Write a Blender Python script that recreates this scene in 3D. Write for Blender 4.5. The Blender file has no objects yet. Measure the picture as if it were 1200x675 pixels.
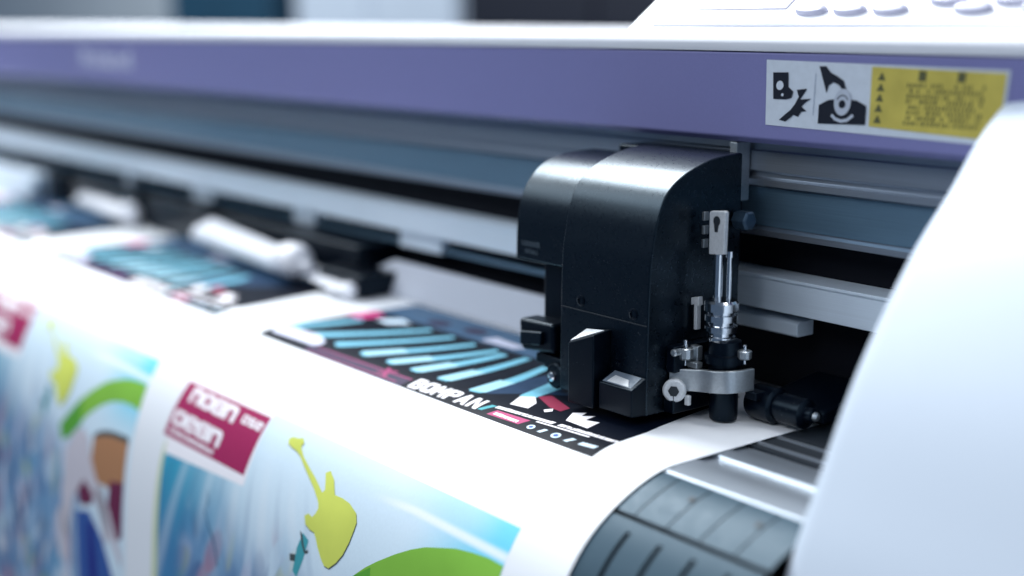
import bpy, bmesh, math, random
import numpy as np
from mathutils import Vector, Matrix
from mathutils.geometry import tessellate_polygon

random.seed(7); np.random.seed(7)
sc = bpy.context.scene
col = sc.collection
MM = 0.001                                   # everything below is written in millimetres

# ------------------------------------------------------------------ camera
cam = bpy.data.cameras.new('camera'); camo = bpy.data.objects.new('camera', cam); col.objects.link(camo)
fpx, hx, hz = 1560.0, 1260.0, 309.0
pitch = math.atan2(hz, fpx)
left = Vector((-hx, hz, fpx)).normalized()
zc = Vector((0, math.cos(pitch), -math.sin(pitch)))
xc = -left; xc = (xc - zc * xc.dot(zc)).normalized()
yc = -(zc.cross(xc))
right = Vector((xc[0], yc[0], zc[0])); up = Vector((xc[1], yc[1], zc[1])); fwd = Vector((xc[2], yc[2], zc[2]))
CAMLOC = Vector((386.863, -425.184, 171.916)) * MM
R3 = Matrix((right, up, -fwd)).transposed()
camo.matrix_world = Matrix.Translation(CAMLOC) @ R3.to_4x4()
cam.sensor_width = 36; cam.lens = 36 * fpx / 1200
cam.clip_start = 0.01; cam.clip_end = 100
cam.dof.use_dof = True; cam.dof.focus_distance = 0.592; cam.dof.aperture_fstop = 2.8
sc.camera = camo

# ------------------------------------------------------------------ world, lamps, exposure
w = bpy.data.worlds.new('World'); sc.world = w; w.use_nodes = True
bg = w.node_tree.nodes['Background']; bg.inputs[0].default_value = (0.42, 0.64, 1.0, 1); bg.inputs[1].default_value = 0.16
def area(name, loc, target, sx, sy, power, color):
    l = bpy.data.lights.new(name, 'AREA'); l.shape = 'RECTANGLE'; l.size = sx; l.size_y = sy
    l.energy = power; l.color = color
    o = bpy.data.objects.new(name, l); col.objects.link(o); o.location = Vector(loc)
    d = Vector(target) - Vector(loc); o.rotation_euler = d.to_track_quat('-Z', 'Y').to_euler()
    return o
cl = area('ceiling_lamp', (-0.10, 0.17, 1.5), (-0.1, 0, 0), 1.5, 0.14, 11.0, (0.95, 0.97, 1.0)); cl.rotation_euler = (0, 0, 0)
area('side_lamp', (-1.17, 0.30, 1.33), (-0.06, -0.02, 0.10), 1.1, 0.45, 54, (0.92, 0.97, 1.0))
area('left_fill', (-1.15, -0.95, 1.10), (-0.08, -0.02, 0.06), 0.9, 0.8, 10, (0.86, 0.94, 1.0))  # unseen fill, added to brighten the hanging sheet and the hood
area('front_lamp', (0.0, -1.9, 1.5), (-0.05, 0, 0.0), 1.6, 0.8, 22, (0.88, 0.93, 1.0))
area('booth_lamp', (1.2, -0.6, 1.5), (0.2, -0.05, 0.05), 0.8, 0.8, 3.0, (0.92, 0.95, 1.0))
area('wall_lamp', (-3.0, -0.6, 1.6), (-3.4, 1.6, 0.2), 1.5, 1.0, 60, (0.95, 0.98, 1.0))
sc.view_settings.view_transform = 'Standard'; sc.view_settings.look = 'None'
sc.view_settings.exposure = 0.0; sc.view_settings.gamma = 1.0; sc.view_settings.use_curve_mapping = False

# ------------------------------------------------------------------ materials
def srgb(r, g, b):
    f = lambda c: (c / 255 / 12.92) if c <= 10 else ((c / 255 + .055) / 1.055) ** 2.4
    return (f(r), f(g), f(b), 1)
def mat(name, color, rough=.5, metal=0., vary=.06, scale=300, bump=0., spec=.5, coat=0., attr=False, rvar=.1, stretch=None, dust=0.):
    m = bpy.data.materials.new(name); m.use_nodes = True
    nt = m.node_tree; N = nt.nodes; L = nt.links; b = N['Principled BSDF']
    b.inputs['Roughness'].default_value = rough; b.inputs['Metallic'].default_value = metal
    b.inputs['Specular IOR Level'].default_value = spec; b.inputs['Coat Weight'].default_value = coat
    tc = N.new('ShaderNodeTexCoord'); no = N.new('ShaderNodeTexNoise')
    no.inputs['Scale'].default_value = scale; no.inputs['Detail'].default_value = 4
    if stretch:
        mp = N.new('ShaderNodeMapping'); mp.inputs['Scale'].default_value = stretch
        L.new(tc.outputs['Object'], mp.inputs['Vector']); L.new(mp.outputs[0], no.inputs['Vector'])
    else: L.new(tc.outputs['Object'], no.inputs['Vector'])
    mx = N.new('ShaderNodeMixRGB'); mx.blend_type = 'MULTIPLY'
    rp = N.new('ShaderNodeMapRange'); rp.inputs['To Min'].default_value = 1 - vary * 2; rp.inputs['To Max'].default_value = 1 + vary
    L.new(no.outputs[0], rp.inputs[0]); mx.inputs[0].default_value = 1
    if attr:
        a = N.new('ShaderNodeVertexColor'); a.layer_name = 'ink'; L.new(a.outputs[0], mx.inputs[1])
    else: mx.inputs[1].default_value = color
    L.new(rp.outputs[0], mx.inputs[2]); out = mx.outputs[0]
    if dust:                                                # sparse specks of dust and lint lying on the plastic
        vo = N.new('ShaderNodeTexVoronoi'); vo.inputs['Scale'].default_value = 520; L.new(tc.outputs['Object'], vo.inputs['Vector'])
        big = N.new('ShaderNodeTexNoise'); big.inputs['Scale'].default_value = 60; L.new(tc.outputs['Object'], big.inputs['Vector'])
        lt = N.new('ShaderNodeMapRange'); lt.inputs['From Min'].default_value = .16; lt.inputs['From Max'].default_value = .05; L.new(vo.outputs['Distance'], lt.inputs[0])
        bt = N.new('ShaderNodeMapRange'); bt.inputs['From Min'].default_value = .50; bt.inputs['From Max'].default_value = .72; L.new(big.outputs[0], bt.inputs[0])
        mu = N.new('ShaderNodeMath'); mu.operation = 'MULTIPLY'; L.new(lt.outputs[0], mu.inputs[0]); L.new(bt.outputs[0], mu.inputs[1])
        m3 = N.new('ShaderNodeMath'); m3.operation = 'MULTIPLY'; m3.inputs[1].default_value = dust; L.new(mu.outputs[0], m3.inputs[0])
        m2 = N.new('ShaderNodeMixRGB'); m2.inputs[2].default_value = (.30, .33, .36, 1); L.new(m3.outputs[0], m2.inputs[0]); L.new(out, m2.inputs[1]); out = m2.outputs[0]
    L.new(out, b.inputs['Base Color'])
    rr = N.new('ShaderNodeMapRange'); rr.inputs['To Min'].default_value = max(.02, rough - rvar); rr.inputs['To Max'].default_value = min(1, rough + rvar)
    n2 = N.new('ShaderNodeTexNoise'); n2.inputs['Scale'].default_value = scale * .23; L.new(tc.outputs['Object'], n2.inputs['Vector'])
    L.new(n2.outputs[0], rr.inputs[0]); L.new(rr.outputs[0], b.inputs['Roughness'])
    if bump:
        bn = N.new('ShaderNodeBump'); bn.inputs['Strength'].default_value = bump; bn.inputs['Distance'].default_value = .0004
        L.new(no.outputs[0], bn.inputs['Height']); L.new(bn.outputs[0], b.inputs['Normal'])
    return m
BLK = mat('black_plastic', (.0008, .0022, .006, 1), .32, bump=.05, scale=2500, spec=.26, rvar=.06, dust=.35)
HOOD = mat('hood_plastic', (.0006, .0022, .0052, 1), .29, bump=.022, scale=2500, spec=.52, rvar=.06, dust=.35)
VOID = mat('dark_interior', (.003, .004, .008, 1), .7, spec=.15)
PURP = mat('violet_paint', srgb(128, 128, 178), .42, bump=.04, scale=1500)
WHT = mat('white_plastic', (.84, .85, .90, 1), .4, bump=.03, scale=1200, vary=.02)
CAPW = mat('white_moulding', (.55, .62, .71, 1), .45, bump=.03, scale=900, vary=.02)
PAPER = mat('vinyl_sheet', (.83, .85, .88, 1), .45, spec=.3, bump=.25, scale=22, vary=.012)
INK = mat('printed_ink', (1, 1, 1, 1), .5, spec=.2, attr=True, vary=.03, scale=600)
def ink(name, rgb, spec=.14): return mat(name, srgb(*rgb), .5, vary=.05, scale=500, spec=spec)
ALU = mat('brushed_aluminium', (.42, .47, .54, 1), .38, metal=.85, stretch=(4, 400, 400), scale=6, vary=.12)
ALUD = mat('dark_aluminium', (.16, .27, .37, 1), .42, metal=.6, stretch=(4, 400, 400), scale=6, vary=.12)
RAIL = mat('pale_blue_rail', (.66, .75, .84, 1), .42, metal=.15, stretch=(3, 300, 300), scale=6, vary=.05)
SILV = mat('silver_platen', (.47, .52, .58, 1), .36, metal=.8, stretch=(3, 300, 300), scale=6, vary=.08)
CHR = mat('bright_chrome', (.75, .78, .82, 1), .16, metal=1)
STEEL = mat('satin_steel', (.48, .52, .55, 1), .36, metal=.9, vary=.12, scale=900)
PLATE = mat('light_plate', (.66, .69, .72, 1), .5, metal=.25, vary=.12, scale=900)
APR = mat('slate_apron', (.040, .072, .098, 1), .40, spec=.16, bump=.05, scale=1200, rvar=.08, vary=.08)
SLOT = mat('slot_shadow_grey', (.012, .018, .026, 1), .6)
BOARD = mat('grey_guide', (.46, .49, .56, 1), .5, vary=.03)
LCD = mat('display_glass', (.86, .84, .92, 1), .2, vary=.02)
BTN = mat('lilac_buttons', (.55, .55, .68, 1), .4, vary=.02)

for _m in (HOOD, BLK, APR): _m.node_tree.nodes['Principled BSDF'].inputs['Specular Tint'].default_value = (.56, .80, 1.0, 1)

# ------------------------------------------------------------------ mesh helpers
def bmn(): return bmesh.new()
def mesh_from(name, bm, angle=35):
    bmesh.ops.recalc_face_normals(bm, faces=bm.faces)
    me = bpy.data.meshes.new(name); bm.to_mesh(me); bm.free()
    me.transform(Matrix.Scale(MM, 4))
    for p in me.polygons: p.use_smooth = True
    try: me.set_sharp_from_angle(angle=math.radians(angle))
    except Exception: pass
    return me
WL = {}
def link(name, me, mats, parent=None, bevel=0, seg=2):
    o = bpy.data.objects.new(name, me); col.objects.link(o)
    for m in (mats if isinstance(mats, (list, tuple)) else [mats]): me.materials.append(m)
    WL[o] = Vector((0, 0, 0))
    if parent:
        o.parent = parent; o.matrix_parent_inverse = Matrix.Translation(-WL[parent])
    if bevel:
        b = o.modifiers.new('edge', 'BEVEL'); b.width = bevel * MM; b.segments = seg; b.limit_method = 'ANGLE'; b.angle_limit = math.radians(40)
        b.harden_normals = True
    return o
def obj(name, bm, mats, parent=None, bevel=0, seg=2, angle=35):
    return link(name, mesh_from(name, bm, angle), mats, parent, bevel, seg)
def thing(name, label, cat, loc):
    o = bpy.data.objects.new(name, None); col.objects.link(o); o.empty_display_size = .02
    o.location = Vector(loc) * MM; WL[o] = Vector(loc) * MM
    o['label'] = label; o['category'] = cat
    return o
def tag(o, label, cat): o['label'] = label; o['category'] = cat; return o
def box(bm, x0, x1, y0, y1, z0, z1):
    v = [bm.verts.new(p) for p in ((x0,y0,z0),(x1,y0,z0),(x1,y1,z0),(x0,y1,z0),(x0,y0,z1),(x1,y0,z1),(x1,y1,z1),(x0,y1,z1))]
    for f in ((0,3,2,1),(4,5,6,7),(0,1,5,4),(1,2,6,5),(2,3,7,6),(3,0,4,7)): bm.faces.new([v[i] for i in f])
    return bm
def hexa(bm, pts):
    v = [bm.verts.new(p) for p in pts]
    for f in ((0,3,2,1),(4,5,6,7),(0,1,5,4),(1,2,6,5),(2,3,7,6),(3,0,4,7)): bm.faces.new([v[i] for i in f])
    return bm
def prism(bm, prof, a, b, axis='X'):
    def P(p, t):
        return {'X': (t, p[0], p[1]), 'Y': (p[0], t, p[1]), 'Z': (p[0], p[1], t)}[axis]
    A = [bm.verts.new(P(p, a)) for p in prof]; B = [bm.verts.new(P(p, b)) for p in prof]
    n = len(prof)
    for i in range(n): bm.faces.new((A[i], A[(i+1) % n], B[(i+1) % n], B[i]))
    bm.faces.new(A[::-1]); bm.faces.new(B)
    return bm
def lathe(bm, base, axis, prof, n=28):
    """prof: list of (distance along axis, radius)."""
    ax = Vector(axis).normalized(); t = Vector((0, 0, 1)) if abs(ax.z) < .9 else Vector((1, 0, 0))
    u = ax.cross(t).normalized(); v = ax.cross(u); base = Vector(base)
    rings = []
    for d, r in prof:
        rings.append([bm.verts.new(base + ax * d + (u * math.cos(a) + v * math.sin(a)) * max(r, .01)) for a in [2*math.pi*k/n for k in range(n)]])
    for a, b in zip(rings, rings[1:]):
        for k in range(n): bm.faces.new((a[k], a[(k+1) % n], b[(k+1) % n], b[k]))
    bm.faces.new(rings[0][::-1]); bm.faces.new(rings[-1])
    return bm
def strap(bm, path, thick, z0, z1):
    L = []; 
    for i, p in enumerate(path):
        a = Vector(path[max(0, i-1)]); b = Vector(path[min(len(path)-1, i+1)]); d = (b - a).normalized(); nrm = Vector((d.y, -d.x))
        p = Vector(p); L.append((p + nrm * thick/2, p - nrm * thick/2))
    prof = [tuple(a) for a, _ in L] + [tuple(b) for _, b in reversed(L)]
    A = [bm.verts.new((p[0], p[1], z0)) for p in prof]; B = [bm.verts.new((p[0], p[1], z1)) for p in prof]
    n = len(prof); h = len(L)
    for i in range(n): bm.faces.new((A[i], A[(i+1) % n], B[(i+1) % n], B[i]))
    for i in range(h-1):
        j = n-1-i
        bm.faces.new((A[i], A[i+1], A[j-1], A[j])); bm.faces.new((B[i], B[i+1], B[j-1], B[j]))
    return bm
def smooth_path(pts, n=8):
    out = []; P = [pts[0]] + list(pts) + [pts[-1]]
    for i in range(1, len(P)-2):
        p0, p1, p2, p3 = [np.array(q, float) for q in P[i-1:i+3]]
        for k in range(n):
            t = k / n
            out.append(tuple(.5*((2*p1)+(-p0+p2)*t+(2*p0-5*p1+4*p2-p3)*t*t+(-p0+3*p1-3*p2+p3)*t**3)))
    out.append(tuple(pts[-1])); return out
def flat(bm, pts, fn, cut=None):
    """a 2-D outline (may be concave) filled, cut along its second axis every `cut`, then carried onto a surface by fn."""
    t = bmesh.new()
    vs = [t.verts.new((p[0], p[1], 0)) for p in pts]
    for tri in tessellate_polygon([[Vector((p[0], p[1], 0)) for p in pts]]):
        try: t.faces.new([vs[i] for i in tri])
        except ValueError: pass
    if cut:
        lo = min(p[1] for p in pts); hi = max(p[1] for p in pts); k = math.ceil(lo / cut)
        while k * cut < hi:
            bmesh.ops.bisect_plane(t, geom=t.verts[:] + t.edges[:] + t.faces[:], plane_co=(0, k*cut, 0), plane_no=(0, 1, 0)); k += 1
    t.verts.ensure_lookup_table(); mp = {}
    for v in t.verts: mp[v] = bm.verts.new(fn(v.co.x, v.co.y))
    for f in t.faces:
        try: bm.faces.new([mp[v] for v in f.verts])
        except ValueError: pass
    t.free(); return bm
def _r(x0, y0, x1, y1): return [(x0,y0),(x1,y0),(x1,y1),(x0,y1)]
_ring = lambda h: [_r(0,.14*h,.31,.86*h), _r(.69,.14*h,1,.86*h), [(0,.14*h),(.16,0),(.84,0),(1,.14*h),(1,.26*h),(0,.26*h)], [(0,.86*h),(.16,h),(.84,h),(1,.86*h),(1,.74*h),(0,.74*h)]]
BOLD = {'B': [_r(0,0,.31,1), _r(.2,0,.86,.21), _r(.2,.41,.8,.6), _r(.2,.79,.84,1), [(.66,.06),(.9,.06),(1,.18),(1,.4),(.9,.5),(.66,.5)], [(.63,.5),(.86,.5),(.96,.6),(.96,.84),(.86,.95),(.63,.95)]],
 'O': _ring(1), 'M': [_r(0,0,.25,1), _r(.75,0,1,1), [(.05,1),(.3,1),(.6,.3),(.4,.3)], [(.95,1),(.7,1),(.4,.3),(.6,.3)]],
 'P': [_r(0,0,.31,1), _r(.2,.79,.84,1), _r(.2,.37,.84,.58), [(.66,.4),(.9,.42),(1,.54),(1,.84),(.9,.96),(.66,.96)]],
 'A': [[(0,0),(.29,0),(.64,1),(.36,1)], [(1,0),(.71,0),(.36,1),(.64,1)], _r(.2,.18,.8,.36)],
 'N': [_r(0,0,.28,1), _r(.72,0,1,1), [(.04,1),(.32,1),(.96,0),(.68,0)]],
 'o': _ring(.74), 'n': [_r(0,0,.31,.74), _r(.69,0,1,.62), [(.2,.74),(.84,.74),(1,.6),(1,.5),(.2,.5)]],
 'e': _ring(.74)[:1] + _ring(.74)[2:] + [_r(.2,.3,1,.46), _r(.69,.4,1,.64)],
 'l': [_r(.2,0,.75,1)], 'm': [_r(0,0,.24,.74), _r(.38,0,.62,.7), _r(.76,0,1,.64), [(.1,.74),(.88,.74),(1,.62),(1,.54),(.1,.54)]],
 'a': _ring(.74)[:2] + _ring(.74)[2:] + [_r(.69,0,1,.74), _r(.1,.3,.8,.46)], 's': [_r(.05,0,1,.2), _r(0,.28,1,.46), _r(0,.55,.95,.74), _r(.69,.1,1,.4), _r(0,.36,.31,.66)]}
def bold(bm, word, x0, x1, fn, v0, v1, lean=0., gap=.12):
    n = len(word); wd = (x1-x0)/n
    for k, ch in enumerate(word):
        for i, P in enumerate(BOLD[ch]):
            flat(bm, [(x0 + wd*k + wd*(1-gap)*px + lean*py, v0 + (v1-v0)*py) for px, py in P], lambda x, s, i=i: fn(x, s, i*.004), 2.)
def circ(cx, cy, rx, ry=None, n=24): 
    ry = ry or rx; return [(cx + rx*math.cos(2*math.pi*k/n), cy + ry*math.sin(2*math.pi*k/n)) for k in range(n)]
def text2d(s, size=1., shear=0., thick=0., align='LEFT'):
    c = bpy.data.curves.new('lettering', 'FONT'); c.body = s; c.size = size; c.shear = shear; c.offset = thick; c.resolution_u = 4; c.space_character = 1 + thick*4
    o = bpy.data.objects.new('lettering', c); col.objects.link(o)
    dg = bpy.context.evaluated_depsgraph_get(); me = bpy.data.meshes.new_from_object(o.evaluated_get(dg))
    V = [(v.co.x, v.co.y) for v in me.vertices]; F = [tuple(p.vertices) for p in me.polygons]
    bpy.data.objects.remove(o); bpy.data.curves.remove(c); bpy.data.meshes.remove(me)
    return V, F
def put_text(bm, s, x0, x1, fn, v0, v1, shear=0., thick=0., sx=0.):
    """lettering stretched into x0..x1 and v0 (baseline) .. v1 (cap height)."""
    V, F = text2d(s, 1., 0, thick)
    ax = min(v[0] for v in V); bx = max(v[0] for v in V); ay = min(v[1] for v in V); by = max(v[1] for v in V)
    vs = []
    for x, y in V:
        q = (y - ay) / (by - ay); xx = x0 + (x - ax) / (bx - ax) * (x1 - x0) + q * shear
        vs.append(bm.verts.new(fn(xx, v0 + q * (v1 - v0))))
    for f in F:
        try: bm.faces.new([vs[i] for i in f])
        except ValueError: pass
    return bm

# ------------------------------------------------------------------ the curve the sheet takes over the front of the machine
YF = -58.0
_k = np.array([(0,0),(5,5),(14,15.5),(30,26),(46,36),(59,50),(72,61),(85,68),(105,75.5),(130,81),(155,85),(250,88),(600,90)], float)
S = np.arange(0, 520, .5); TH = np.radians(np.interp(S, _k[:,0], _k[:,1]))
TH = np.convolve(np.pad(TH, 8, mode='edge'), np.ones(17)/17, 'valid')
PYs = YF - np.concatenate([[0], np.cumsum(np.cos(TH[:-1])*.5)]); PZs = -np.concatenate([[0], np.cumsum(np.sin(TH[:-1])*.5)])
def onsheet(x, s, off=0.):
    if s <= 0: return (x, YF - s, off)
    i = min(s / .5, len(S) - 2); k = int(i); f = i - k
    y = PYs[k]*(1-f) + PYs[k+1]*f; z = PZs[k]*(1-f) + PZs[k+1]*f; t = TH[k]*(1-f) + TH[k+1]*f
    return (x, y - math.sin(t)*off, z + math.cos(t)*off)
def on(off): return lambda x, s: onsheet(x, s, off)
def frange(a, b, st):
    n = max(1, int(round((b - a) / st))); return [a + (b-a)*i/n for i in range(n+1)]
def grid_sheet(bm, xs, ss, off):
    V = [[bm.verts.new(onsheet(x, s, off)) for s in ss] for x in xs]
    for i in range(len(xs)-1):
        for j in range(len(ss)-1): bm.faces.new((V[i][j], V[i+1][j], V[i+1][j+1], V[i][j+1]))
    return bm

# ================================================================== THE MACHINE
XL = -1750.0
printer = thing('wide_format_printer', 'large white and violet wide format printer with grey slotted apron and side cover', 'printer', (-400, 60, -330))

# violet front cover, leaning back slightly towards its lower edge
bm = bmn(); prism(bm, [(26,160),(31,122),(34,119.6),(120,119.6),(120,160)], XL, 330)
cover = obj('front_cover', bm, PURP, printer, bevel=1.0)
def cov(x, z, off): return (x, 26 + (160 - z) * 5/38 - off, z)
bm = bmn(); put_text(bm, 'Roland', -812, -702, lambda x, z: cov(x, z, .3), 135, 151, shear=2, thick=.02)
obj('logo_lettering', bm, mat('pale_lettering', (.66, .68, .84, 1), .5), printer)

# white lid lip
bm = bmn()
pr = [(25.4,160.4)] + [(24 + 6 - 6*math.cos(a), 163.5 + 5.2*math.sin(a)) for a in [math.pi/2*k/8 for k in range(9)]] + [(330,168.7),(330,160.4)]
prism(bm, pr, XL, 330); obj('lid', bm, WHT, printer, angle=50)

# control panel on the lid, a raised sloping console
A = math.radians(36); CY, CZ = 31.0, 168.9
def slope(x, v, h=0.): return (x, CY + v*math.cos(A) - h*math.sin(A), CZ + v*math.sin(A) + h*math.cos(A))
bm = bmn()
hexa(bm, [(-101,CY,CZ-6),(330,CY,CZ-6),(330,CY+125,CZ-6),(-101,CY+125,CZ-6),(-101,CY,CZ),(330,CY,CZ),slope(330,110),slope(-101,110)])
console = obj('control_panel', bm, WHT, printer, bevel=2.5, seg=4)
bm = bmn()                                                  # thin raised field inside the border
prism_pts = [(-84,3.5),(322,3.5),(322,100),(-84,100)]
hexa(bm, [slope(x, v, -.5) for x, v in prism_pts] + [slope(x, v, 1.2) for x, v in prism_pts])
obj('panel_field', bm, WHT, console, bevel=.8)
bm = bmn(); q = [(-72,14.5),(-8,14.5),(-8,52),(-72,52)]
hexa(bm, [slope(x, v, .6) for x, v in q] + [slope(x, v, 2.0) for x, v in q]); obj('display', bm, LCD, console, bevel=.5)
for (bx, bv) in ((7.5,12.6),(27.8,12.6),(48,12.6),(72,18.6),(86,12.9),(101,18.2),(7.5,25.5),(27.8,25.5),(48,25.5),(115,12.9),(86,25),(130,18)):
    bm = bmn()
    for h0, rx, ry in ((0, 1, 1),):
        rings = []
        for h, k in ((1.0,1.0),(2.6,.98),(3.5,.86),(3.8,.6)):
            rings.append([bm.verts.new(slope(bx + 8.6*k*math.cos(t), bv + 3.3*k*math.sin(t), h)) for t in [2*math.pi*i/28 for i in range(28)]])
        for a, b in zip(rings, rings[1:]):
            for k in range(28): bm.faces.new((a[k], a[(k+1)%28], b[(k+1)%28], b[k]))
        bm.faces.new(rings[-1]); bm.faces.new(rings[0][::-1])
    obj('button', bm, BTN, console)

# warning label on the violet cover
def lb(off): return lambda x, z: cov(x - ((160 - z)*5/38 - 2)*1.26, z, off)
bm = bmn(); flat(bm, [(-6.4,156.9),(-4.4,128.4),(111,126.6),(110.6,155.3)], lb(.25))
lab = obj('warning_label', bm, mat('label_white', (.66, .72, .80, 1), .4), printer)
bm = bmn(); flat(bm, [(49.2,155.2),(50.6,130.9),(109.6,128.6),(109.4,154.2)], lb(.45)); obj('yellow_field', bm, mat('label_yellow', (.64, .53, .11, 1), .45, scale=90, vary=.15), lab)
LBK = mat('label_black', (.006, .009, .02, 1), .5)
bm = bmn()
for P in ([(-2.1,151.5),(6.4,151.7),(7.0,145.5),(9.9,143.6),(9.2,140.9),(6.3,140.1),(-.9,140)],):
    flat(bm, P, lb(.5))
obj('machine_pictogram', bm, LBK, lab)
bm = bmn(); flat(bm, circ(2.4,146,2.0), lb(.7)); flat(bm, circ(4.2,142.0,.7), lb(.7)); obj('pictogram_hole', bm, mat('label_hole', (.66,.72,.80,1), .4), lab)
bm = bmn(); flat(bm, [(11.7,144.4),(17.2,145.1),(15.5,142.6),(13.9,140.4),(19.9,140.9),(16.8,139.2),(15.0,137.4),(17.8,135.5),(15.2,135.2),(13.6,132.9),(10.9,133.6),(9.2,132.1),(6.8,130.5),(3.2,131.0),(6.4,133.6),(9.1,135.6),(11.2,138.1),(13.1,141.5)], lb(.5))
obj('hand_pictogram', bm, LBK, lab)
bm = bmn(); flat(bm, [(22.7,154.7),(26.3,154.8),(28.8,152.3),(32.4,150.9),(36.0,149.0),(37.6,145.3),(35.9,144.6),(34.6,146.4),(33.2,147.4),(30.6,148.3),(28.4,146.9),(27.6,143.6),(26.3,146.6)], lb(.5))
flat(bm, [(24.2,138.5),(28.9,140.8),(36,141.6),(43.4,141.2),(48.4,139.2),(48.8,131.4),(24.5,130.6)], lb(.5))
obj('roller_pictogram', bm, LBK, lab)
bm = bmn(); flat(bm, circ(36.4,140.2,4.3,5.6), lb(.7))
arc = [(30.9,134.2),(33.2,132.4),(36.5,131.6),(39.9,132.2),(42.9,134.6)]
flat(bm, arc + [(41.9,135.6),(39.4,133.6),(36.5,133.0),(33.7,133.7),(31.8,135.2)], lb(.7))
obj('pictogram_wheel', bm, mat('label_grey', (.52,.57,.66,1), .4), lab)
bm = bmn(); flat(bm, circ(36.4,139.4,1.7), lb(.85)); flat(bm, circ(36.4,139.4,3.3,3.9)[2:11] + circ(36.4,139.4,2.9,3.5)[2:11][::-1], lb(.85)); 
obj('wheel_hub', bm, LBK, lab)
bm = bmn(); flat(bm, [(21.0,151.6),(21.3,151.6),(21.7,134),(21.4,134)], lb(.5)); 
obj('label_rule', bm, mat('label_rule_grey', (.3,.35,.45,1), .5), lab)
bm = bmn(); rnd = random.Random(3)
for z in (151.5, 147.2, 143.0, 138.8, 134.2):                # a column of small warning triangles and rows of fine print
    flat(bm, [(52.6,z-1.6),(56.4,z-1.7),(54.5,z+1.6)], lb(.6))
for cx in (73.4, 90.8):
    flat(bm, [(cx-1.7,150.2),(cx+1.7,150.1),(cx+1.7,154.0),(cx-1.7,154.1)], lb(.6))
z = 148.6
while z > 132.6:
    x = 66.5 + rnd.random()*2
    while x < 101:
        wd = .5 + rnd.random()*1.3
        if rnd.random() < .8: flat(bm, [(x,z-1.05),(x+wd*.55,z-1.05),(x+wd*.55,z+.35+rnd.random()*.5),(x,z+.5)], lb(.6))
        x += wd + .45
    z -= 2.15
obj('fine_print', bm, mat('label_olive', (.11, .11, .045, 1), .6), lab)

# aluminium beam behind and under the cover
bm = bmn()
prism(bm, [(45,119.4),(45,115.5),(44,114.8),(44,106),(46.5,104.6),(46.5,103),(43.2,102),(43.2,99.2),(46.6,98.2),(49,79.5),(46,78.2),(46,75.5),(62,75.5),(62,119.4)], XL, 330)
beam = obj('beam', bm, ALU, printer, angle=25)
bm = bmn(); hexa(bm, [(XL,45.9,98.0),(330,45.9,98.0),(330,48.6,98.0),(XL,48.6,98.0),(XL,45.9,98.05),(330,45.9,98.05),(330,48.6,98.05),(XL,48.6,98.05)]) if False else None
bm.free()
bm = bmn(); prism(bm, [(46.2,97.9),(48.6,79.8),(49.4,79.8),(47.0,97.9)], XL, 330); obj('beam_strip', bm, ALUD, printer)
# dark interior
bm = bmn(); box(bm, XL, 330, 100, 330, -330, 160.2); obj('rear_housing', bm, VOID, printer)
bm = bmn(); box(bm, XL, 330, 62.3, 99.7, 50, 119.2); obj('belt_housing', bm, VOID, printer)

# carriage rail: pale blue box section with a bright upper lip and a stepped flange below
bm = bmn(); prism(bm, [(45,41.4),(45,55.6),(44.2,56.2),(44.2,57.6),(62,57.6),(62,41.4)], XL, 330); rail = obj('carriage_rail', bm, RAIL, printer, bevel=.4)
bm = bmn(); prism(bm, [(52,31.2),(52,33.6),(60,33.6),(60,31.2)], XL, -176); obj('rail_bar', bm, ALUD, printer, bevel=.3)
for a, b in ((-330,-284),(-470,-440),(-640,-604),(-780,-765)):
    bm = bmn(); box(bm, a, b, 49.5, 58, 30.6, 41.2); obj('rail_tab', bm, RAIL, printer, bevel=.5)
bm = bmn(); prism(bm, [(49,30.2),(48.2,31),(48.2,36.4),(50,37.4),(60,37.4),(60,30.2)], -120, .5); obj('rail_foot', bm, RAIL, printer, bevel=.5)
bm = bmn(); box(bm, XL, 330, 66, 99, -30, 49.5); obj('rear_wall', bm, VOID, printer)
for x, ww in ((-556,206),(-690,110),(-860,150),(-1060,170)):
    bm = bmn(); box(bm, x, x+ww, 30, 64, .6, 29); obj('shade_block', bm, BLK, printer, bevel=2)  # added black blocks that darken the shaded zone behind the prints

# pale guide plate behind the sheet
bm = bmn(); hexa(bm, [(-378,35,.6),(-104,35,.6),(-104,40,.6),(-378,40,.6),(-330,44,21.5),(-104,44,21.5),(-104,47,21.5),(-330,47,21.5)])
obj('guide_plate', bm, BOARD, printer, bevel=.8)

# silver platen: ridges and grooves along the machine
bm = bmn()
pf = [(64,-.5),(4,-.6),(3.2,-.5),(1.2,-.3),(.6,-4),(-8.2,-4),(-8.8,-.5),(-11.2,-.5),(-11.8,-4),(-15,-4),(-15.4,-2.2),(-26,-1.6),(-27,-.6),(-28.4,-.4),(-35.4,-.8),(-36.5,-2.2),(-45,-1.7),(-46.5,-.7),(-48,-.4),(-58,-.4),(-65,-1.0),(-66.6,-2.4),(-66.6,-14),(64,-14)]
prism(bm, pf, XL, 107); obj('platen', bm, SILV, printer, angle=20)
bm = bmn(); box(bm, -60, 107, -8.1, .5, -3.95, -.95); box(bm, -60, 107, -14.9, -11.9, -3.95, -.95); box(bm, 31.5, 107, 3.4, 64, -.45, -.1)  # dark strips put in as shade in the grooves and behind them
obj('platen_shade', bm, SLOT, printer)

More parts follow.
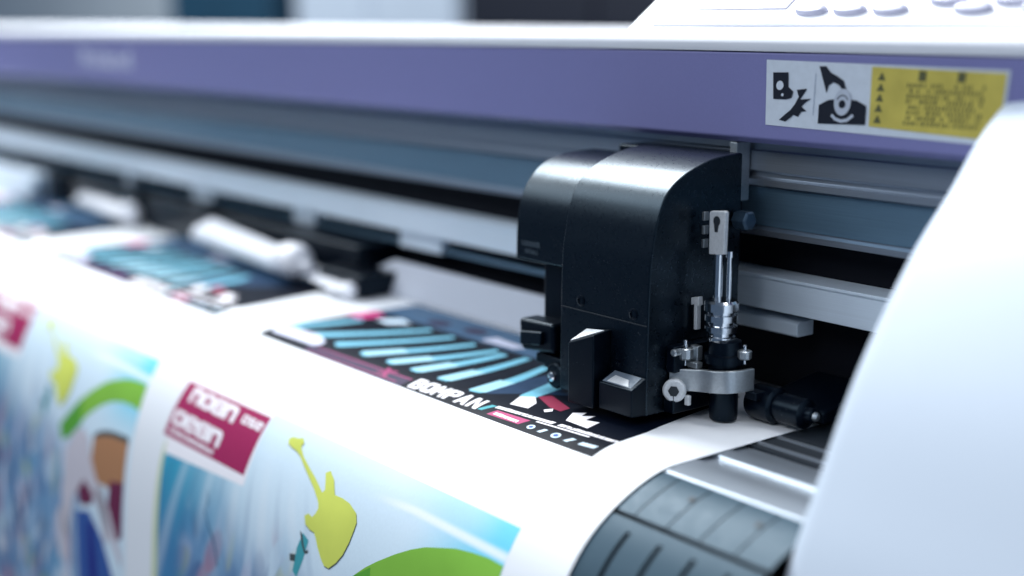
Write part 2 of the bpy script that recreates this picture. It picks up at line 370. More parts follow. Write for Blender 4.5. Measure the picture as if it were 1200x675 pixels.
# slate apron following the sheet, with a long joint, seams and tapered slots
SEAM = [-26.5 + 16.8*k for k in range(8)]
def cells(bm, xs, ss, depth, base):
    W = {}
    def vv(x, s, d):
        k = (round(x,3), round(s,3), round(d,3))
        if k not in W: W[k] = bm.verts.new(onsheet(x, s, base - d))
        return W[k]
    nx, ns = len(xs)-1, len(ss)-1
    D = [[depth((xs[i]+xs[i+1])/2, (ss[j]+ss[j+1])/2) for j in range(ns)] for i in range(nx)]
    for i in range(nx):
        for j in range(ns):
            d = D[i][j]
            f = bm.faces.new((vv(xs[i],ss[j],d), vv(xs[i+1],ss[j],d), vv(xs[i+1],ss[j+1],d), vv(xs[i],ss[j+1],d))); f.material_index = 1 if d > 0 else 0
            if i+1 < nx and D[i+1][j] != d:
                e = D[i+1][j]; f = bm.faces.new((vv(xs[i+1],ss[j],d), vv(xs[i+1],ss[j+1],d), vv(xs[i+1],ss[j+1],e), vv(xs[i+1],ss[j],e))); f.material_index = 1
            if j+1 < ns and D[i][j+1] != d:
                e = D[i][j+1]; f = bm.faces.new((vv(xs[i],ss[j+1],d), vv(xs[i+1],ss[j+1],d), vv(xs[i+1],ss[j+1],e), vv(xs[i],ss[j+1],e))); f.material_index = 1
    return bm
xs = [XL, -60]
for k in SEAM: xs += [k-.35, k+.35, k+2.6, k+5.0]
xs += [107.5]; xs = sorted(x for x in xs if x <= 107.5)
def dep(x, s):
    for k in SEAM:
        if abs(x-k) < .35 and 9 < s < 35.6: return .7
        if k+2.6 < x < k+5.0 and 43.5 < s < 66: return 2.2
    if 36 < s < 38.2: return 3.0
    return 0.
ss = sorted(set([8.4, 9.2, 36, 38.2, 43.5, 66] + frange(9.2, 36, 2.2) + frange(38.2, 43.5, 1.8) + frange(43.5, 66, 2.2) + frange(66, 300, 4)))
bm = cells(bmn(), xs, ss, dep, -.9)
apron = obj('front_apron', bm, [APR, SLOT], printer, angle=40)
for x in (22, 55.3, 88.4):
    p = onsheet(x, 18.6, -1.4); t = TH[int(18.6/.5)]
    bm = bmn(); lathe(bm, p, (0, -math.sin(t), math.cos(t)), [(0,1.5),(.75,1.5),(.8,1.2)], 20); obj('screw', bm, SLOT, apron)
bm = bmn(); prism(bm, [(-66.8,-3),(-66.8,-13.8),(60,-13.8),(60,-330),(-120,-330),(-120,-120),(-100,-40)], XL, 107); obj('lower_body', bm, VOID, printer)

# white side cover: one swelling moulding that closes the right-hand end
prof = smooth_path([(75,150.2),(58,149.6),(43,148.0),(32,145.4),(24,141.4),(11,130.6),(-3,114.6),(-26.4,90.6),(-52.5,54.4),(-72.8,15.5),(-86.7,-14),(-104,-60),(-118,-110),(-130,-180),(-136,-300)], 5)
bm = bmn(); rings = []
N = len(prof); cen = Vector((20, 0))
for dx, inset in ((0, 5.0),(.8, 3.2),(2.2, 1.6),(4.5, .45),(8, 0),(30,-2.2),(70,-4.6),(130,-6.5),(230,-6.5)):
    r = []
    for i, p in enumerate(prof):
        a = Vector(prof[max(0,i-1)]); b = Vector(prof[min(N-1,i+1)]); d = (b-a).normalized(); nrm = Vector((-d.y, d.x))
        if nrm.dot(Vector((-1,.6))) < 0: nrm = -nrm
        pp = Vector(p) - nrm * inset
        r.append(bm.verts.new((107 + dx, pp.x, pp.y)))
    r.append(bm.verts.new((107 + dx, 75, -300)))
    rings.append(r)
for a, b in zip(rings, rings[1:]):
    for k in range(N+1): bm.faces.new((a[k], a[(k+1)%(N+1)], b[(k+1)%(N+1)], b[k]))
bm.faces.new(rings[0][::-1]); bm.faces.new(rings[-1])
obj('side_cover', bm, CAPW, printer, angle=60)

# pinch rollers: white ones along the sheet, a black one at the right edge
def white_roller(x, y=10, sc_=1.0):
    bm = bmn()
    lathe(bm, (x-27*sc_, y, 15*sc_), (1,0,0), [(0,8*sc_),(2,10.5*sc_),(8*sc_,11.8*sc_),(18*sc_,12.2*sc_),(23*sc_,11*sc_),(26*sc_,8.5*sc_),(27*sc_,5*sc_)], 32)
    r = obj('pinch_roller', bm, WHT, printer, angle=60)
    bm = bmn(); lathe(bm, (x-1, y, 14*sc_), (1,0,0), [(0,3.6*sc_),(8*sc_,3.2*sc_),(9.5*sc_,2*sc_)], 20); obj('axle', bm, WHT, r, angle=60)
    bm = bmn()
    hexa(bm, [(x-24*sc_,y-8,5),(x-12*sc_,y+8,5),(x-176*sc_,y+17,5),(x-186*sc_,y+4,7),(x-24*sc_,y-8,16*sc_),(x-12*sc_,y+8,20*sc_),(x-170*sc_,y+17,27*sc_),(x-182*sc_,y+4,17*sc_)])
    obj('roller_arm', bm, WHT, r, bevel=4, seg=4)
white_roller(-388)
white_roller(-700, 22, .8)
white_roller(-322, 8, .42)
bm = bmn(); box(bm, -374, -321, 13, 44, .6, 15); obj('shade_block', bm, BLK, printer, bevel=2)  # added block, darkens the white gap where shade falls
bm = bmn(); hexa(bm, [(-1120,8,1),(-930,8,1),(-930,40,1),(-1120,40,1),(-1120,16,26),(-925,16,28),(-925,40,28),(-1120,40,26)]); obj('roller_bracket', bm, RAIL, printer, bevel=5, seg=3)
for x, hgt in ((-620,20),(-545,24)):
    bm = bmn(); hexa(bm, [(x,30,1),(x+44,30,1),(x+44,46,1),(x,46,1),(x+8,40,hgt),(x+36,40,hgt),(x+36,46,hgt),(x+8,46,hgt)]); obj('roller_bracket', bm, STEEL, printer, bevel=2)
bm = bmn(); lathe(bm, (6,13,8.6), (1,0,0), [(0,4),(1,7.2),(3,8),(14,8),(15,7),(15.4,5.6),(17,5.6),(17.6,6.6),(30,6.6),(31,5.4),(31.4,3.4),(34,3.2),(34.6,2.2)], 32)
br = obj('pinch_roller', bm, BLK, printer, angle=40); br['label'] = 'black pinch roller'
bm = bmn(); lathe(bm, (40.7,13,8.6), (1,0,0), [(0,2.0),(1.2,1.9),(1.8,1.2)], 20); obj('axle', bm, STEEL, br)
bm = bmn(); hexa(bm, [(4,22,2),(38,22,2),(38,60,2),(4,60,2),(4,22,9),(38,22,8),(38,60,14),(4,60,14)]); obj('roller_arm', bm, BLK, br, bevel=1.5)

# ================================================================== THE PRINTED SHEET
bm = bmn(); grid_sheet(bm, [XL, -1200, -800, -600, -400, -300, -200, -150, -100, -50, 0, 30.25, 30.4], frange(-112, 0, 8)[:-1] + frange(0, 170, 1.5)[:-1] + frange(170, 330, 5), 0)
sheet = obj('printed_sheet', bm, PAPER, None)
so = sheet.modifiers.new('thickness', 'SOLIDIFY'); so.thickness = .22*MM; so.offset = -1
tag(sheet, 'wide glossy white sheet printed with colourful posters, curving down over the front of the printer', 'printed sheet')

def L3(c): return np.array(srgb(*c)[:3])
def lerp(a, b, t): t = np.clip(t, 0, 1)[..., None]; return a*(1-t) + b*t
def sstep(a, b, x): t = np.clip((x-a)/(b-a), 0, 1); return t*t*(3-2*t)
def noise(x, y, seed):
    r = np.random.RandomState(seed); v = np.zeros_like(x)
    for k in range(7):
        f = r.uniform(.4, 2.4, 2); p = r.uniform(0, 6.28, 2); v += np.sin(x*f[0] + p[0] + 1.3*np.sin(y*f[1] + p[1]))*r.uniform(.5, 1)
    return v/4
def artwork(x, s):
    """ink colours of the painted poster; x from -309 (left) to 0, s from the top edge down."""
    teal, deep, pale, cyan, white = L3((58,160,190)), L3((74,124,172)), L3((214,232,243)), L3((104,206,232)), L3((240,246,250))
    bend = x - 10*((s-60)/60.)**2
    c = lerp(np.broadcast_to(teal, x.shape+(3,)), pale, sstep(-300, -196, bend))
    c = lerp(c, deep, .85*sstep(96, 165, s)*(1-sstep(-260, -150, bend)))
    c = lerp(c, cyan, .95*sstep(-64, -6, x + (s-60)*.35)*(1-sstep(80,118,s)))
    c = lerp(c, L3((176,216,240)), .8*sstep(-92,-40,x)*(1-sstep(-40,-10,x))*(1-sstep(64,80,s)))
    # ribbons fanning downwards
    fan = (x + 210) / (1 + .9*np.clip((s-60)/100, 0, 3)) 
    rib = np.sin(fan*.30 + .5*np.sin(s*.03)) 
    c = lerp(c, deep*.8, .75*np.clip(rib-.72,0,1)*sstep(76,120,s)*(1-sstep(-150,-110,x)))
    c = lerp(c, white, .40*np.clip(-rib-.35,0,1)*sstep(70,112,s)*(1-sstep(-140,-100,x)))
    # white streak
    ln = np.abs(s - (72.6 + (x+50)*.012 - np.clip(-70-x,0,99)*-.07)) 
    c = lerp(c, white, .9*(1-sstep(.5,2.6+np.clip(x+95,0,95)*.008,ln))*sstep(-104,-70,x))
    # lower, crowd-like painted part
    n1, n2, n3 = noise(x*.09, s*.06, 3), noise(x*.13, s*.11, 8), noise(x*.05, s*.045, 12)
    low = sstep(112, 168, s - 14*n3 + 6)*sstep(-306,-282,x)
    paint = lerp(lerp(np.broadcast_to(L3((104,146,186)), x.shape+(3,)), L3((176,194,214)), sstep(-.1,.7,n1)), L3((78,118,164)), .8*sstep(.05,.75,n2))
    paint = lerp(paint, L3((206,204,222)), .7*sstep(.35,.8,noise(x*.16,s*.05,21))); paint = lerp(paint, L3((44,66,110)), .4*sstep(.5,.9,noise(x*.2,s*.07,33)))
    paint = lerp(paint, L3((92,176,208)), .8*sstep(.25,.8,n3)); paint = lerp(paint, L3((150,160,96)), .55*sstep(.55,.9,n1*n2*2.2 + .35)*sstep(170,220,s))
    rs = np.random.RandomState(77); pal = [(214,210,226),(126,190,216),(70,102,150),(224,226,230),(52,66,112),(168,160,176),(150,160,110),(176,132,150),(100,150,190),(196,216,232)]
    for k in range(150):                                     # soft dabs of mixed colour, longer down the sheet than across
        cx, cs = rs.uniform(-302, -92), rs.uniform(108, 318); a, rx, ry = rs.normal(.15, .35), rs.uniform(2.4, 7.5), rs.uniform(7, 20)
        u = (x-cx)*np.cos(a) + (s-cs)*np.sin(a); v = -(x-cx)*np.sin(a) + (s-cs)*np.cos(a)
        paint = lerp(paint, L3(pal[rs.randint(len(pal))]), rs.uniform(.55,1.)*(1-sstep(.6,1.25,(u/rx)**2 + (v/ry)**2)))
    c = lerp(c, paint, .9*low*sstep(-262,-235,x+20)*(1-sstep(-92,-70,x)))
    return c
def poster_mesh(name, x0, x1, s0, s1, step, shift, off, fn, skew=0.):
    xs = np.array(frange(x0, x1, step)); ss = np.array(frange(s0, s1, step))
    X, Y = np.meshgrid(xs, ss, indexing='ij')
    C = fn(X, Y); nx, ns = X.shape
    verts = []
    for i in range(nx):
        for j in range(ns): verts.append(onsheet(X[i,j] + shift, Y[i,j], off))
    faces = [(i*ns+j, (i+1)*ns+j, (i+1)*ns+j+1, i*ns+j+1) for i in range(nx-1) for j in range(ns-1)]
    me = bpy.data.meshes.new(name); me.from_pydata([tuple(c*MM for c in v) for v in verts], [], faces)
    a = me.color_attributes.new('ink', 'FLOAT_COLOR', 'POINT')
    a.data.foreach_set('color', np.concatenate([C.reshape(-1,3), np.ones((nx*ns,1))], 1).astype(np.float32).ravel())
    for p in me.polygons: p.use_smooth = True
    return me
I_RED = ink('ink_crimson', (160,42,90)); I_WHT = ink('ink_bare_white', (244,240,244)); I_GRN = mat('ink_green', srgb(134,190,72), .5, vary=.16, scale=22, spec=.14)
I_YEL = mat('ink_lime', srgb(216,224,104), .5, vary=.14, scale=30, spec=.14); I_OUT = ink('ink_outline', (74,84,84)); I_BRN = ink('ink_tan', (178,128,92)); I_MAR = ink('ink_maroon', (112,44,76))
I_SKIN = ink('ink_pale_grey', (206,200,208)); I_BLU = ink('ink_blue', (58,92,160)); I_DBL = ink('ink_deep_blue', (40,46,130)); I_PALE = ink('ink_pale_lime', (206,216,178)); I_TEAL = ink('ink_teal', (70,160,170))
I_DGRN = ink('ink_leaf_green', (92,164,60)); I_BLK = ink('ink_navy', (4,11,26), .07); I_PINK = ink('ink_pink', (206,60,128)); I_LBL = ink('ink_light_blue', (118,186,208)); I_LAV = ink('ink_lavender', (206,208,226)); I_PUR = ink('ink_purple', (92,52,104)); I_GREY = ink('ink_mark_grey', (196,196,204))
I_PWHT = ink('ink_icy_white', (206,226,240)); I_FOOT = ink('ink_ice_blue', (160,208,224)); I_DIM = ink('ink_shaded_blue', (66,98,128)); I_PDARK = ink('ink_plum', (48,34,66)); I_STEEL = ink('ink_steel_blue', (24,52,82))

def glyph_row(bm, rnd, x0, x1, s0, s1, fn, n):
    """illegible heavy lettering: blocky strokes with counters, as the print shows."""
    wd = (x1-x0)/n
    for k in range(n):
        a = x0 + k*wd; b = a + wd*.93; st = wd*.34; h = s1-s0
        kind = rnd.choice('nuomal')
        top = s0 + h*(.0 if rnd.random() < .35 else .12)
        bars = [(a, a+st, top, s1), (b-st, b, s0+h*.1, s1)]
        if kind in 'noma': bars.append((a, b, top, top+h*.26))
        if kind in 'uoal': bars.append((a, b, s1-h*.26, s1))
        if kind in 'ma': bars.append((a+wd*.33, a+wd*.62, s0+h*.15, s1-h*.05))
        for i, (p, q, u, v) in enumerate(bars):
            flat(bm, [(p,u),(q,u),(q,v),(p,v)], lambda x, s, i=i: fn(x, s, i*.004), 2.)
def painted_poster(shift, step, sharp):
    me = poster_mesh('printed_poster', -304, -4.2, 60, 320, step, shift, .06, artwork)
    root = link('printed_poster', me, INK, sheet)
    def T(off): return lambda x, s: onsheet(x + shift, s, off)
    def piece(nm, polys, m, off=.12, cut=2.):
        bm = bmn()
        for P in polys: flat(bm, P, T(off), cut)
        return obj(nm, bm, m, root)
    # the white corner cut-out that holds the crimson block, and the pale lime band down the left edge
    piece('white_corner', [[(-304.4,59.8),(-206.4,59.8),(-210.6,100.6),(-304.4,106.4)]], I_WHT, .10)
    piece('pale_border', [smooth_path([(-304.6,98),(-308,110),(-309,150),(-309,240),(-309,319)],4) + [(-298,319),(-300,240),(-302.6,150),(-304,112)]], I_PALE, .11)
    piece('crimson_block', [[(-302.6,63.4),(-207.6,62.6),(-212.8,95.6),(-310.2,96.8)]], I_RED, .14)
    bm = bmn(); rn = random.Random(5)
    sk = lambda off: (lambda x, s, e=0.: onsheet(x + shift - (s-63)*.18, s, off+e))
    bold(bm, 'noan', -293, -238, sk(.18), 74.0, 61.6, gap=.03); bold(bm, 'oean', -300, -241, sk(.18), 89.4, 77.0, gap=.03)
    bold(bm, 'ose', -231.5, -209, sk(.18), 71.6, 65)
    glyph_row(bm, rn, -299, -244, 91.6, 94.0, sk(.18), 17)
    obj('block_lettering', bm, I_WHT, root)
    G = [(-183.9,68.1),(-181,66.4),(-176,65.9),(-172.4,64.7),(-169.6,66.6),(-170.6,68.6),(-169.4,69.9),(-165.4,72.6),(-158.1,75.8),(-149,79.4),(-144.6,81.6),(-139.6,84.1),(-138.1,82.3),(-140.2,78.4),(-142.5,75),(-139.1,73.2),(-133.9,76.1),(-131.2,79.6),(-129.1,82.3),(-122.6,82),(-115.9,82.6),(-108.4,85.3),(-106.2,89),(-106.7,92.9),(-108,99),(-110.8,105.4),(-115,110.6),(-120.3,114.9),(-124.4,115),(-128.2,112.5),(-132.4,108.6),(-135.6,104.9),(-137.9,103.1),(-142,102.9),(-146.6,101.6),(-148.8,98),(-146,96.2),(-142.2,96.9),(-140.2,94.6),(-139,91.8),(-140,89.6),(-142.2,87.7),(-148,83.8),(-154.9,80.2),(-162,76.6),(-168.3,73.2),(-173,71.9),(-178.4,71.3),(-182.4,70.4)]
    cx = sum(p[0] for p in G)/len(G)
    piece('guitar_outline', [[(x+.55, s+.5) for x, s in G]], I_OUT, .15)
    piece('guitar_silhouette', [G], I_YEL, .2)
    E = [(-118,127)] + [(-99.8,111.7),(-92,105.4),(-84.1,100.1),(-73,93.4),(-62.7,87.9),(-54,84.2),(-45.7,81.8),(-35,78.8),(-24.3,77.2),(-14,76.2),(-4.4,76.4),(-4.4,92),(-16,91.4),(-30,92.4),(-44,95.4),(-58,101),(-72,109),(-86,119),(-100,131),(-113,136)]
    piece('green_arc', [E], I_GRN, .14)
    piece('green_arc_tip', [[(-118,127),(-99.8,111.7),(-88,104),(-84,119),(-100,131),(-113,136)]], I_DGRN, .17)
    D = [(-62,150),(-61.6,132),(-60.6,120.6),(-50,116.6),(-36,113.6),(-22,112.4),(-9.6,111.8),(-9.6,149),(-36,147)]
    piece('tan_disc', [D], I_BRN, .14)
    piece('dark_rim', [[(-61.5,122.6),(-60.6,119.6),(-50,115),(-36,112),(-22,110.6),(-9.6,110),(-9.6,113.4),(-22,114),(-36,115.2),(-50,118.4)]], I_OUT, .18)
    piece('maroon_patch', [[(-86,156),(-70,148),(-58,146),(-52,156),(-60,166),(-78,170)], [(-30,142),(-9.8,138),(-9.8,172),(-20,178),(-34,164)]], I_MAR, .18)
    piece('pale_figure', [[(-104,140),(-92,126),(-80,120),(-68,124),(-62,136),(-52,146),(-30,160),(-9.8,184),(-9.8,192),(-34,174),(-60,156),(-72,152),(-88,168),(-96,196),(-106,200),(-110,170)], [(-120,190),(-108,176),(-100,190),(-96,212),(-112,218)], [(-52,152),(-42,148),(-26,176),(-36,184)]], I_SKIN, .2)
    piece('blue_patch', [[(-84,176),(-62,170),(-40,182),(-24,200),(-9.8,214),(-9.8,262),(-60,262),(-80,220)]], I_BLU, .16)
    piece('deep_blue_stroke', [[(-64,178),(-56,176),(-50,198),(-46,222),(-56,230),(-62,206)]], I_DBL, .19)
    tw = [(-147,106),(-141,108),(-143,118),(-147,128),(-151,126),(-150,114)]
    piece('teal_fleck', [tw], I_TEAL, .14)
    piece('ink_squiggle', [smooth_path([(-150,105.6),(-147,107.2),(-145,110.4),(-142.4,113.2),(-140,112.2)],3) + [(-139.6,113.8),(-142.8,115),(-146.4,111.4),(-148.4,108.4)]], I_OUT, .16)
    piece('ink_dot', [[(-155.6,118.8),(-150.4,117.6),(-150,121),(-154.6,122)]], I_OUT, .16)
    piece('ink_squiggle', [smooth_path([(-247,112),(-244,118),(-246,124),(-240,130),(-232,137),(-226,148)],3) + [(-227,148.6),(-233,138.2),(-241,131.2),(-247,124.6),(-245,118.4)]], ink('ink_slate', (70,110,140)), .16)
    return root
p1 = painted_poster(0, .75, True); p1['label'] = 'painted poster with crimson block and lime guitar'
p2 = painted_poster(-343.5, 1.6, False)
p3 = painted_poster(-687, 3.2, False)

# crop marks on the bare margin
bm = bmn()
for P in ([(14.4,52.2),(18.4,52.0),(18.4,52.5),(14.4,52.7)], [(14.2,52.2),(14.7,52.2),(13.6,60),(13.1,60)]): flat(bm, P, on(.08), 2.)
obj('crop_mark', bm, I_GREY, sheet)

# dark posters lying flat behind: navy ground, light-blue bars, lettering along the lower edge
BARS = [((-284,-1),(-272,-42),13),((-257.4,2.6),(-224,-58),13),((-228.3,2.7),(-202,-58),12),((-201.2,3),(-181,-57),11.5),((-177.4,1.9),(-162,-58),11),((-155.1,1.2),(-153,-56),11),((-132,.1),(-139,-60),10.5),((-104.5,.4),(-119,-56),10.5)]
def dark_poster(shift, detail):
    bm = bmn()
    def T(off): return lambda x, s: onsheet(x + shift, s, off)
    flat(bm, [(-290,18.6),(-288.6,-92),(-20,-92),(-16,-62),(-10,-30),(-7.4,-19.3),(-2.6,16.9)], T(.06), 3.)
    root = obj('printed_poster', bm, I_BLK, sheet)
    root['label'] = 'dark poster with light blue bars'
    def piece(nm, polys, m, off=.12):
        bm = bmn()
        for P in polys: flat(bm, P, T(off), 3.)
        return obj(nm, bm, m, root)
    g = []
    for (a, b, wd) in BARS:
        a = Vector(a); b = Vector(b); d = (b-a).normalized(); n = Vector((-d.y, d.x)); h = wd*.44
        L_, R_ = [], []
        for t in frange(0, 1, .12):
            p = a.lerp(b, t) + n * (math.sin(t*math.pi)*2.2); hh = h*(1-.42*t)
            if t == 0: L_ += [p - n*hh*.7 - d*2.0*.2]; R_ += [p + n*hh*.7 - d*2.0*.2]; p = p + d*2.2
            L_.append(p - n*hh); R_.append(p + n*hh)
        g.append([tuple(p) for p in L_] + [tuple(p) for p in reversed(R_)])
    piece('light_blue_bars', g, I_LBL)
    g = []
    for (a, b, wd) in BARS[3:]:                               # icy foot of the nearer bars
        a = Vector(a); b = Vector(b); d = (b-a).normalized(); n = Vector((-d.y, d.x)); h = wd/2
        g.append([tuple(a - n*h*.95 + d*1.4), tuple(a + n*h*.95 + d*1.4), tuple(a + d*24 + n*(h*.9+1.4)), tuple(a + d*24 - n*(h*.9-1.4))])
    piece('icy_bar_feet', g, I_FOOT, .16)
    piece('shaded_ground', [[(-288,-63),(-288,-91),(-22,-91),(-70,-63),(-150,-63)]], I_DIM, .09)  # blue print with the cover's shade mixed into its colour
    piece('plum_spot', [circ(-236,-72,9,6), circ(-206,-76,9,6)], I_PDARK, .15)
    piece('white_patch', [[(-188,-66),(-160,-67),(-156,-74),(-186,-76)]], I_LAV, .15)
    piece('steel_blue_ground', [[(-112,-6),(-98,-2),(-86,-18),(-60,-40),(-46,-61.8),(-104,-61.8)]], I_STEEL, .09)
    piece('light_blue_bars', [[(-86,-12),(-77,-10),(-84,-40),(-92,-54),(-100,-54)]], I_LBL, .12)
    piece('lavender_bar', [[(-288,3),(-284,0),(-252,-1.5),(-237,4),(-235.6,9),(-239,11.2),(-284,12),(-288,8)]], I_LAV, .14)
    piece('magenta_patch', [[(-292.4,-42),(-276,-42),(-272,-58),(-286,-61)]], I_PINK, .17)
    piece('white_patch', [[(-268,-48),(-254,-47),(-244,-58),(-258,-61)]], I_PWHT, .17)
    piece('plum_strip', [[(-240,17.6),(-240,10.4),(-144,8.8),(-144,17.6)]], I_PDARK, .10)
    piece('pink_rule', [[(-232,11.2),(-144,9.4),(-144,10.4),(-232,12.0)], [(-170,7),(-166,7),(-160,15),(-164,15)], [(-162,7.4),(-158.6,7.4),(-168,14),(-171,14)], [(-236,16.6),(-150,15.0),(-150,15.7),(-236,17.2)]], I_PUR if not detail else ink('ink_rose', (150,50,100)), .14)
    bm = bmn(); bold(bm, 'BOMPAN', -139.5, -85.0, lambda x, s, e=0.: onsheet(x + shift, s - (x+139.5)*.035, .16+e), 16.2, 6.2, lean=-1.2); obj('title_lettering', bm, I_WHT, root)
    piece('blue_fleck', [[(-85.4,13.6),(-82.4,13.4),(-79.4,6.4),(-82.6,6.6)]], I_TEAL, .14)
    piece('rose_box', [[(-77,14.6),(-75.4,9.4),(-53,8.2),(-55,13.8)]], ink('ink_rose_box', (176,62,112)), .14)
    bm = bmn(); rn = random.Random(11)
    f1 = lambda x, s, e=0.: onsheet(x + shift, s - (x+80)*.085, .16+e)
    glyph_row(bm, rn, -79, -42, 5.4, 8.4, f1, 12); glyph_row(bm, rn, -39, -4.6, 5.4, 8.2, f1, 11)
    flat(bm, [(-50,9.2),(-18,9.2),(-18,10.4),(-50,10.4)], lambda x, s: f1(x, s), 2.)
    glyph_row(bm, rn, -74, -57, 11, 13.2, lambda x, s, e=0.: onsheet(x + shift, s, .17+e), 6)
    obj('small_lettering', bm, I_WHT, root)
    piece('icon_row', [circ(-47.6,12.4,2.2,1.9,14), [(-42,14),(-40.4,10.4),(-38,10.4),(-39.6,14)], circ(-31.2,12,2.6,2.2,14), [(-25,13.6),(-22.6,9.8),(-20,9.8),(-22.4,13.6)], [(-16.6,12.6),(-7.6,11.6),(-7,9.0),(-15.8,10)]], I_PWHT, .16)
    piece('blue_icon', [circ(-31.2,12,1.4,1.2,12), circ(-47.6,12.4,1.2,1.0,12)], I_BLU, .19)
    piece('white_patch', [[(-77.6,.5),(-84.6,-11.1),(-79.6,-16.4),(-71,-10),(-66.9,-1.6)], [(-42,-2.9),(-49,-13),(-45,-18),(-42.6,-13),(-38.6,-17.6),(-36.8,-10),(-30.2,-12.6),(-27.2,-2.4)], [(-61,-6),(-59.4,-10.4),(-56.4,-7.4),(-57.6,-3.6)]], I_WHT, .16)
    piece('red_patch', [[(-79.4,-17.7),(-76.3,-23.8),(-55,-16.6),(-54,-10),(-62,-10.4)]], ink('ink_brick', (140,44,72)), .17)
    return root
dark_poster(0, True); dark_poster(-343.4, False); dark_poster(-686.8, False)

# ================================================================== THE CUTTING CARRIAGE
car = thing('cutting_carriage', 'glossy black cutting carriage with chrome blade holder riding above the printed sheet', 'plotter carriage', (-60, 0, 1))
front = smooth_path([(-31.6,3.2),(-31.4,30),(-31.0,58),(-30.4,70),(-29.0,79),(-26.6,90),(-22.0,99.6),(-12.2,107.6),(3.5,113.2),(14,115),(24,115.6)], 6)
bm = bmn(); prism(bm, front + [(26,115.4),(26,3.2)], -74, -16); obj('main_hood', bm, HOOD, car, bevel=.9, seg=3, angle=28)
side = smooth_path([(-24.6,60.0),(-24.4,72),(-23.6,81),(-21.4,89.9),(-16.6,98.2),(-8,105.1),(4.8,109.1),(24,110.4)], 6)
bm = bmn(); prism(bm, side + [(26,110.4),(26,57),(-15,59.2)], -115.6, -74.2); obj('side_hood', bm, HOOD, car, bevel=.9, seg=3, angle=28)
MARK = mat('faint_moulded_marks', (.02,.035,.05,1), .5)
bm = bmn(); rn = random.Random(21); mk = lambda x, z, e=0.: (x, -24.55 - e + (max(0, z-72)*.0 if z < 72 else (z-72)**2*.0115), z)
glyph_row(bm, rn, -111, -97, 69.6, 66.8, lambda x, s, e=0.: (x, -24.75 - e, s), 5); glyph_row(bm, rn, -108.4, -98.4, 65.4, 63.2, lambda x, s, e=0.: (x, -24.75 - e, s), 4)
obj('moulded_marking', bm, MARK, car)
bm = bmn(); box(bm, -102, -74.3, -18, 25, 6, 60.4); obj('left_body', bm, BLK, car, bevel=1)
bm = bmn(); box(bm, -98, -31, 26.2, 43.6, 60, 114); obj('rear_block', bm, BLK, car, bevel=1.2)
bm = bmn(); box(bm, -31.5, -27.2, 34, 43.4, 91.6, 119.0); rb = obj('rear_plate', bm, STEEL, car, bevel=.4)
# lower-left fittings
bm = bmn(); hexa(bm, [(-104,-31,17),(-79,-31,19),(-79,-18.2,19),(-104,-18.2,17),(-106,-31,32.4),(-80,-31,33.4),(-80,-18.2,33.4),(-106,-18.2,32.4)]); kn = obj('lever', bm, BLK, car, bevel=2.2, seg=3)
bm = bmn(); hexa(bm, [(-101,-34,20.5),(-86,-34,22.5),(-86,-30.8,22.5),(-101,-30.8,20.5),(-102,-33.2,27),(-86,-33.2,29),(-86,-30.8,29),(-102,-30.8,27)]); obj('lever_pad', bm, HOOD, kn, bevel=.8)
bm = bmn(); box(bm, -95, -76, -29, -18.2, 12, 17); obj('lever_base', bm, BLK, car, bevel=1)
bm = bmn(); lathe(bm, (-79.5,-24,8.4), (0,-1,0), [(0,5.4),(1,6.2),(5.6,6.2),(6.4,5.4),(6.6,3)], 30); ts = obj('thumb_screw', bm, BLK, car, angle=40)
bm = bmn(); lathe(bm, (-80.4,-30.4,8.0), (0,-1,0), [(0,2.4),(1.2,2.3),(1.8,1.3)], 20); obj('screw_tip', bm, CHR, ts)
bm = bmn(); hexa(bm, [(-56,-42,3.2),(-39,-42,3.6),(-39,-31.2,3.6),(-56,-31.2,3.2),(-56,-42,31),(-39,-42,37.4),(-39,-31.2,38.6),(-56,-31.2,36)]); wb = obj('bracket_post', bm, BLK, car, bevel=.7)
bm = bmn(); prism(bm, [(-55.3,-41.2),(-40.2,-34.4),(-54.4,-32.2)], 0, .35, 'Z')
for v in bm.verts:
    x, y, z = v.co; fx = (x+56)/17; fy = (y+42)/10.8
    v.co.z = (31*(1-fx)+37.4*fx)*(1-fy) + (36*(1-fx)+38.6*fx)*fy + .1 + z
obj('bracket_cap', bm, PLATE, wb)
bm = bmn(); hexa(bm, [(-37.4,-40,4.2),(-16.05,-40,4.2),(-16.05,-31.2,3.6),(-37.4,-31.2,3.6),(-37.4,-40,16.4),(-16.05,-40,16.6),(-16.05,-31.2,20.8),(-37.4,-31.2,20.8)]); lbx = obj('sensor_box', bm, BLK, car, bevel=.6)
def tilt(x, t, h): return (x, -40 + 8.8*t - h*.43, 16.5 + 4.3*t + h*.9)
bm = bmn(); q = [(-35.6,.1),(-17.6,.1),(-18.2,.9),(-35.2,.9)]; hexa(bm, [tilt(x,t,-.2) for x,t in q] + [tilt(x,t,.3) for x,t in q]); wn = obj('sensor_window', bm, mat('window_grey', (.16,.20,.25,1), .2), lbx)
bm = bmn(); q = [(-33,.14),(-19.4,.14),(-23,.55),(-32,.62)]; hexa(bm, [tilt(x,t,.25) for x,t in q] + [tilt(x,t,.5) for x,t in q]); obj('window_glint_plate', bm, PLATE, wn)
for (x, z) in ((-59.8,48.2),(-25.2,47.8)):
    bm = bmn(); lathe(bm, (x,-30.6,z), (0,-1,0), [(0,2.6),(.9,2.6),(1.1,2.1),(1.15,1.5),(.4,1.3)], 20); obj('screw', bm, BLK, car)
bm = bmn(); box(bm, -73.2, -16.6, -31.75, -31.2, 43.6, 44.0); obj('parting_line', bm, SLOT, car)
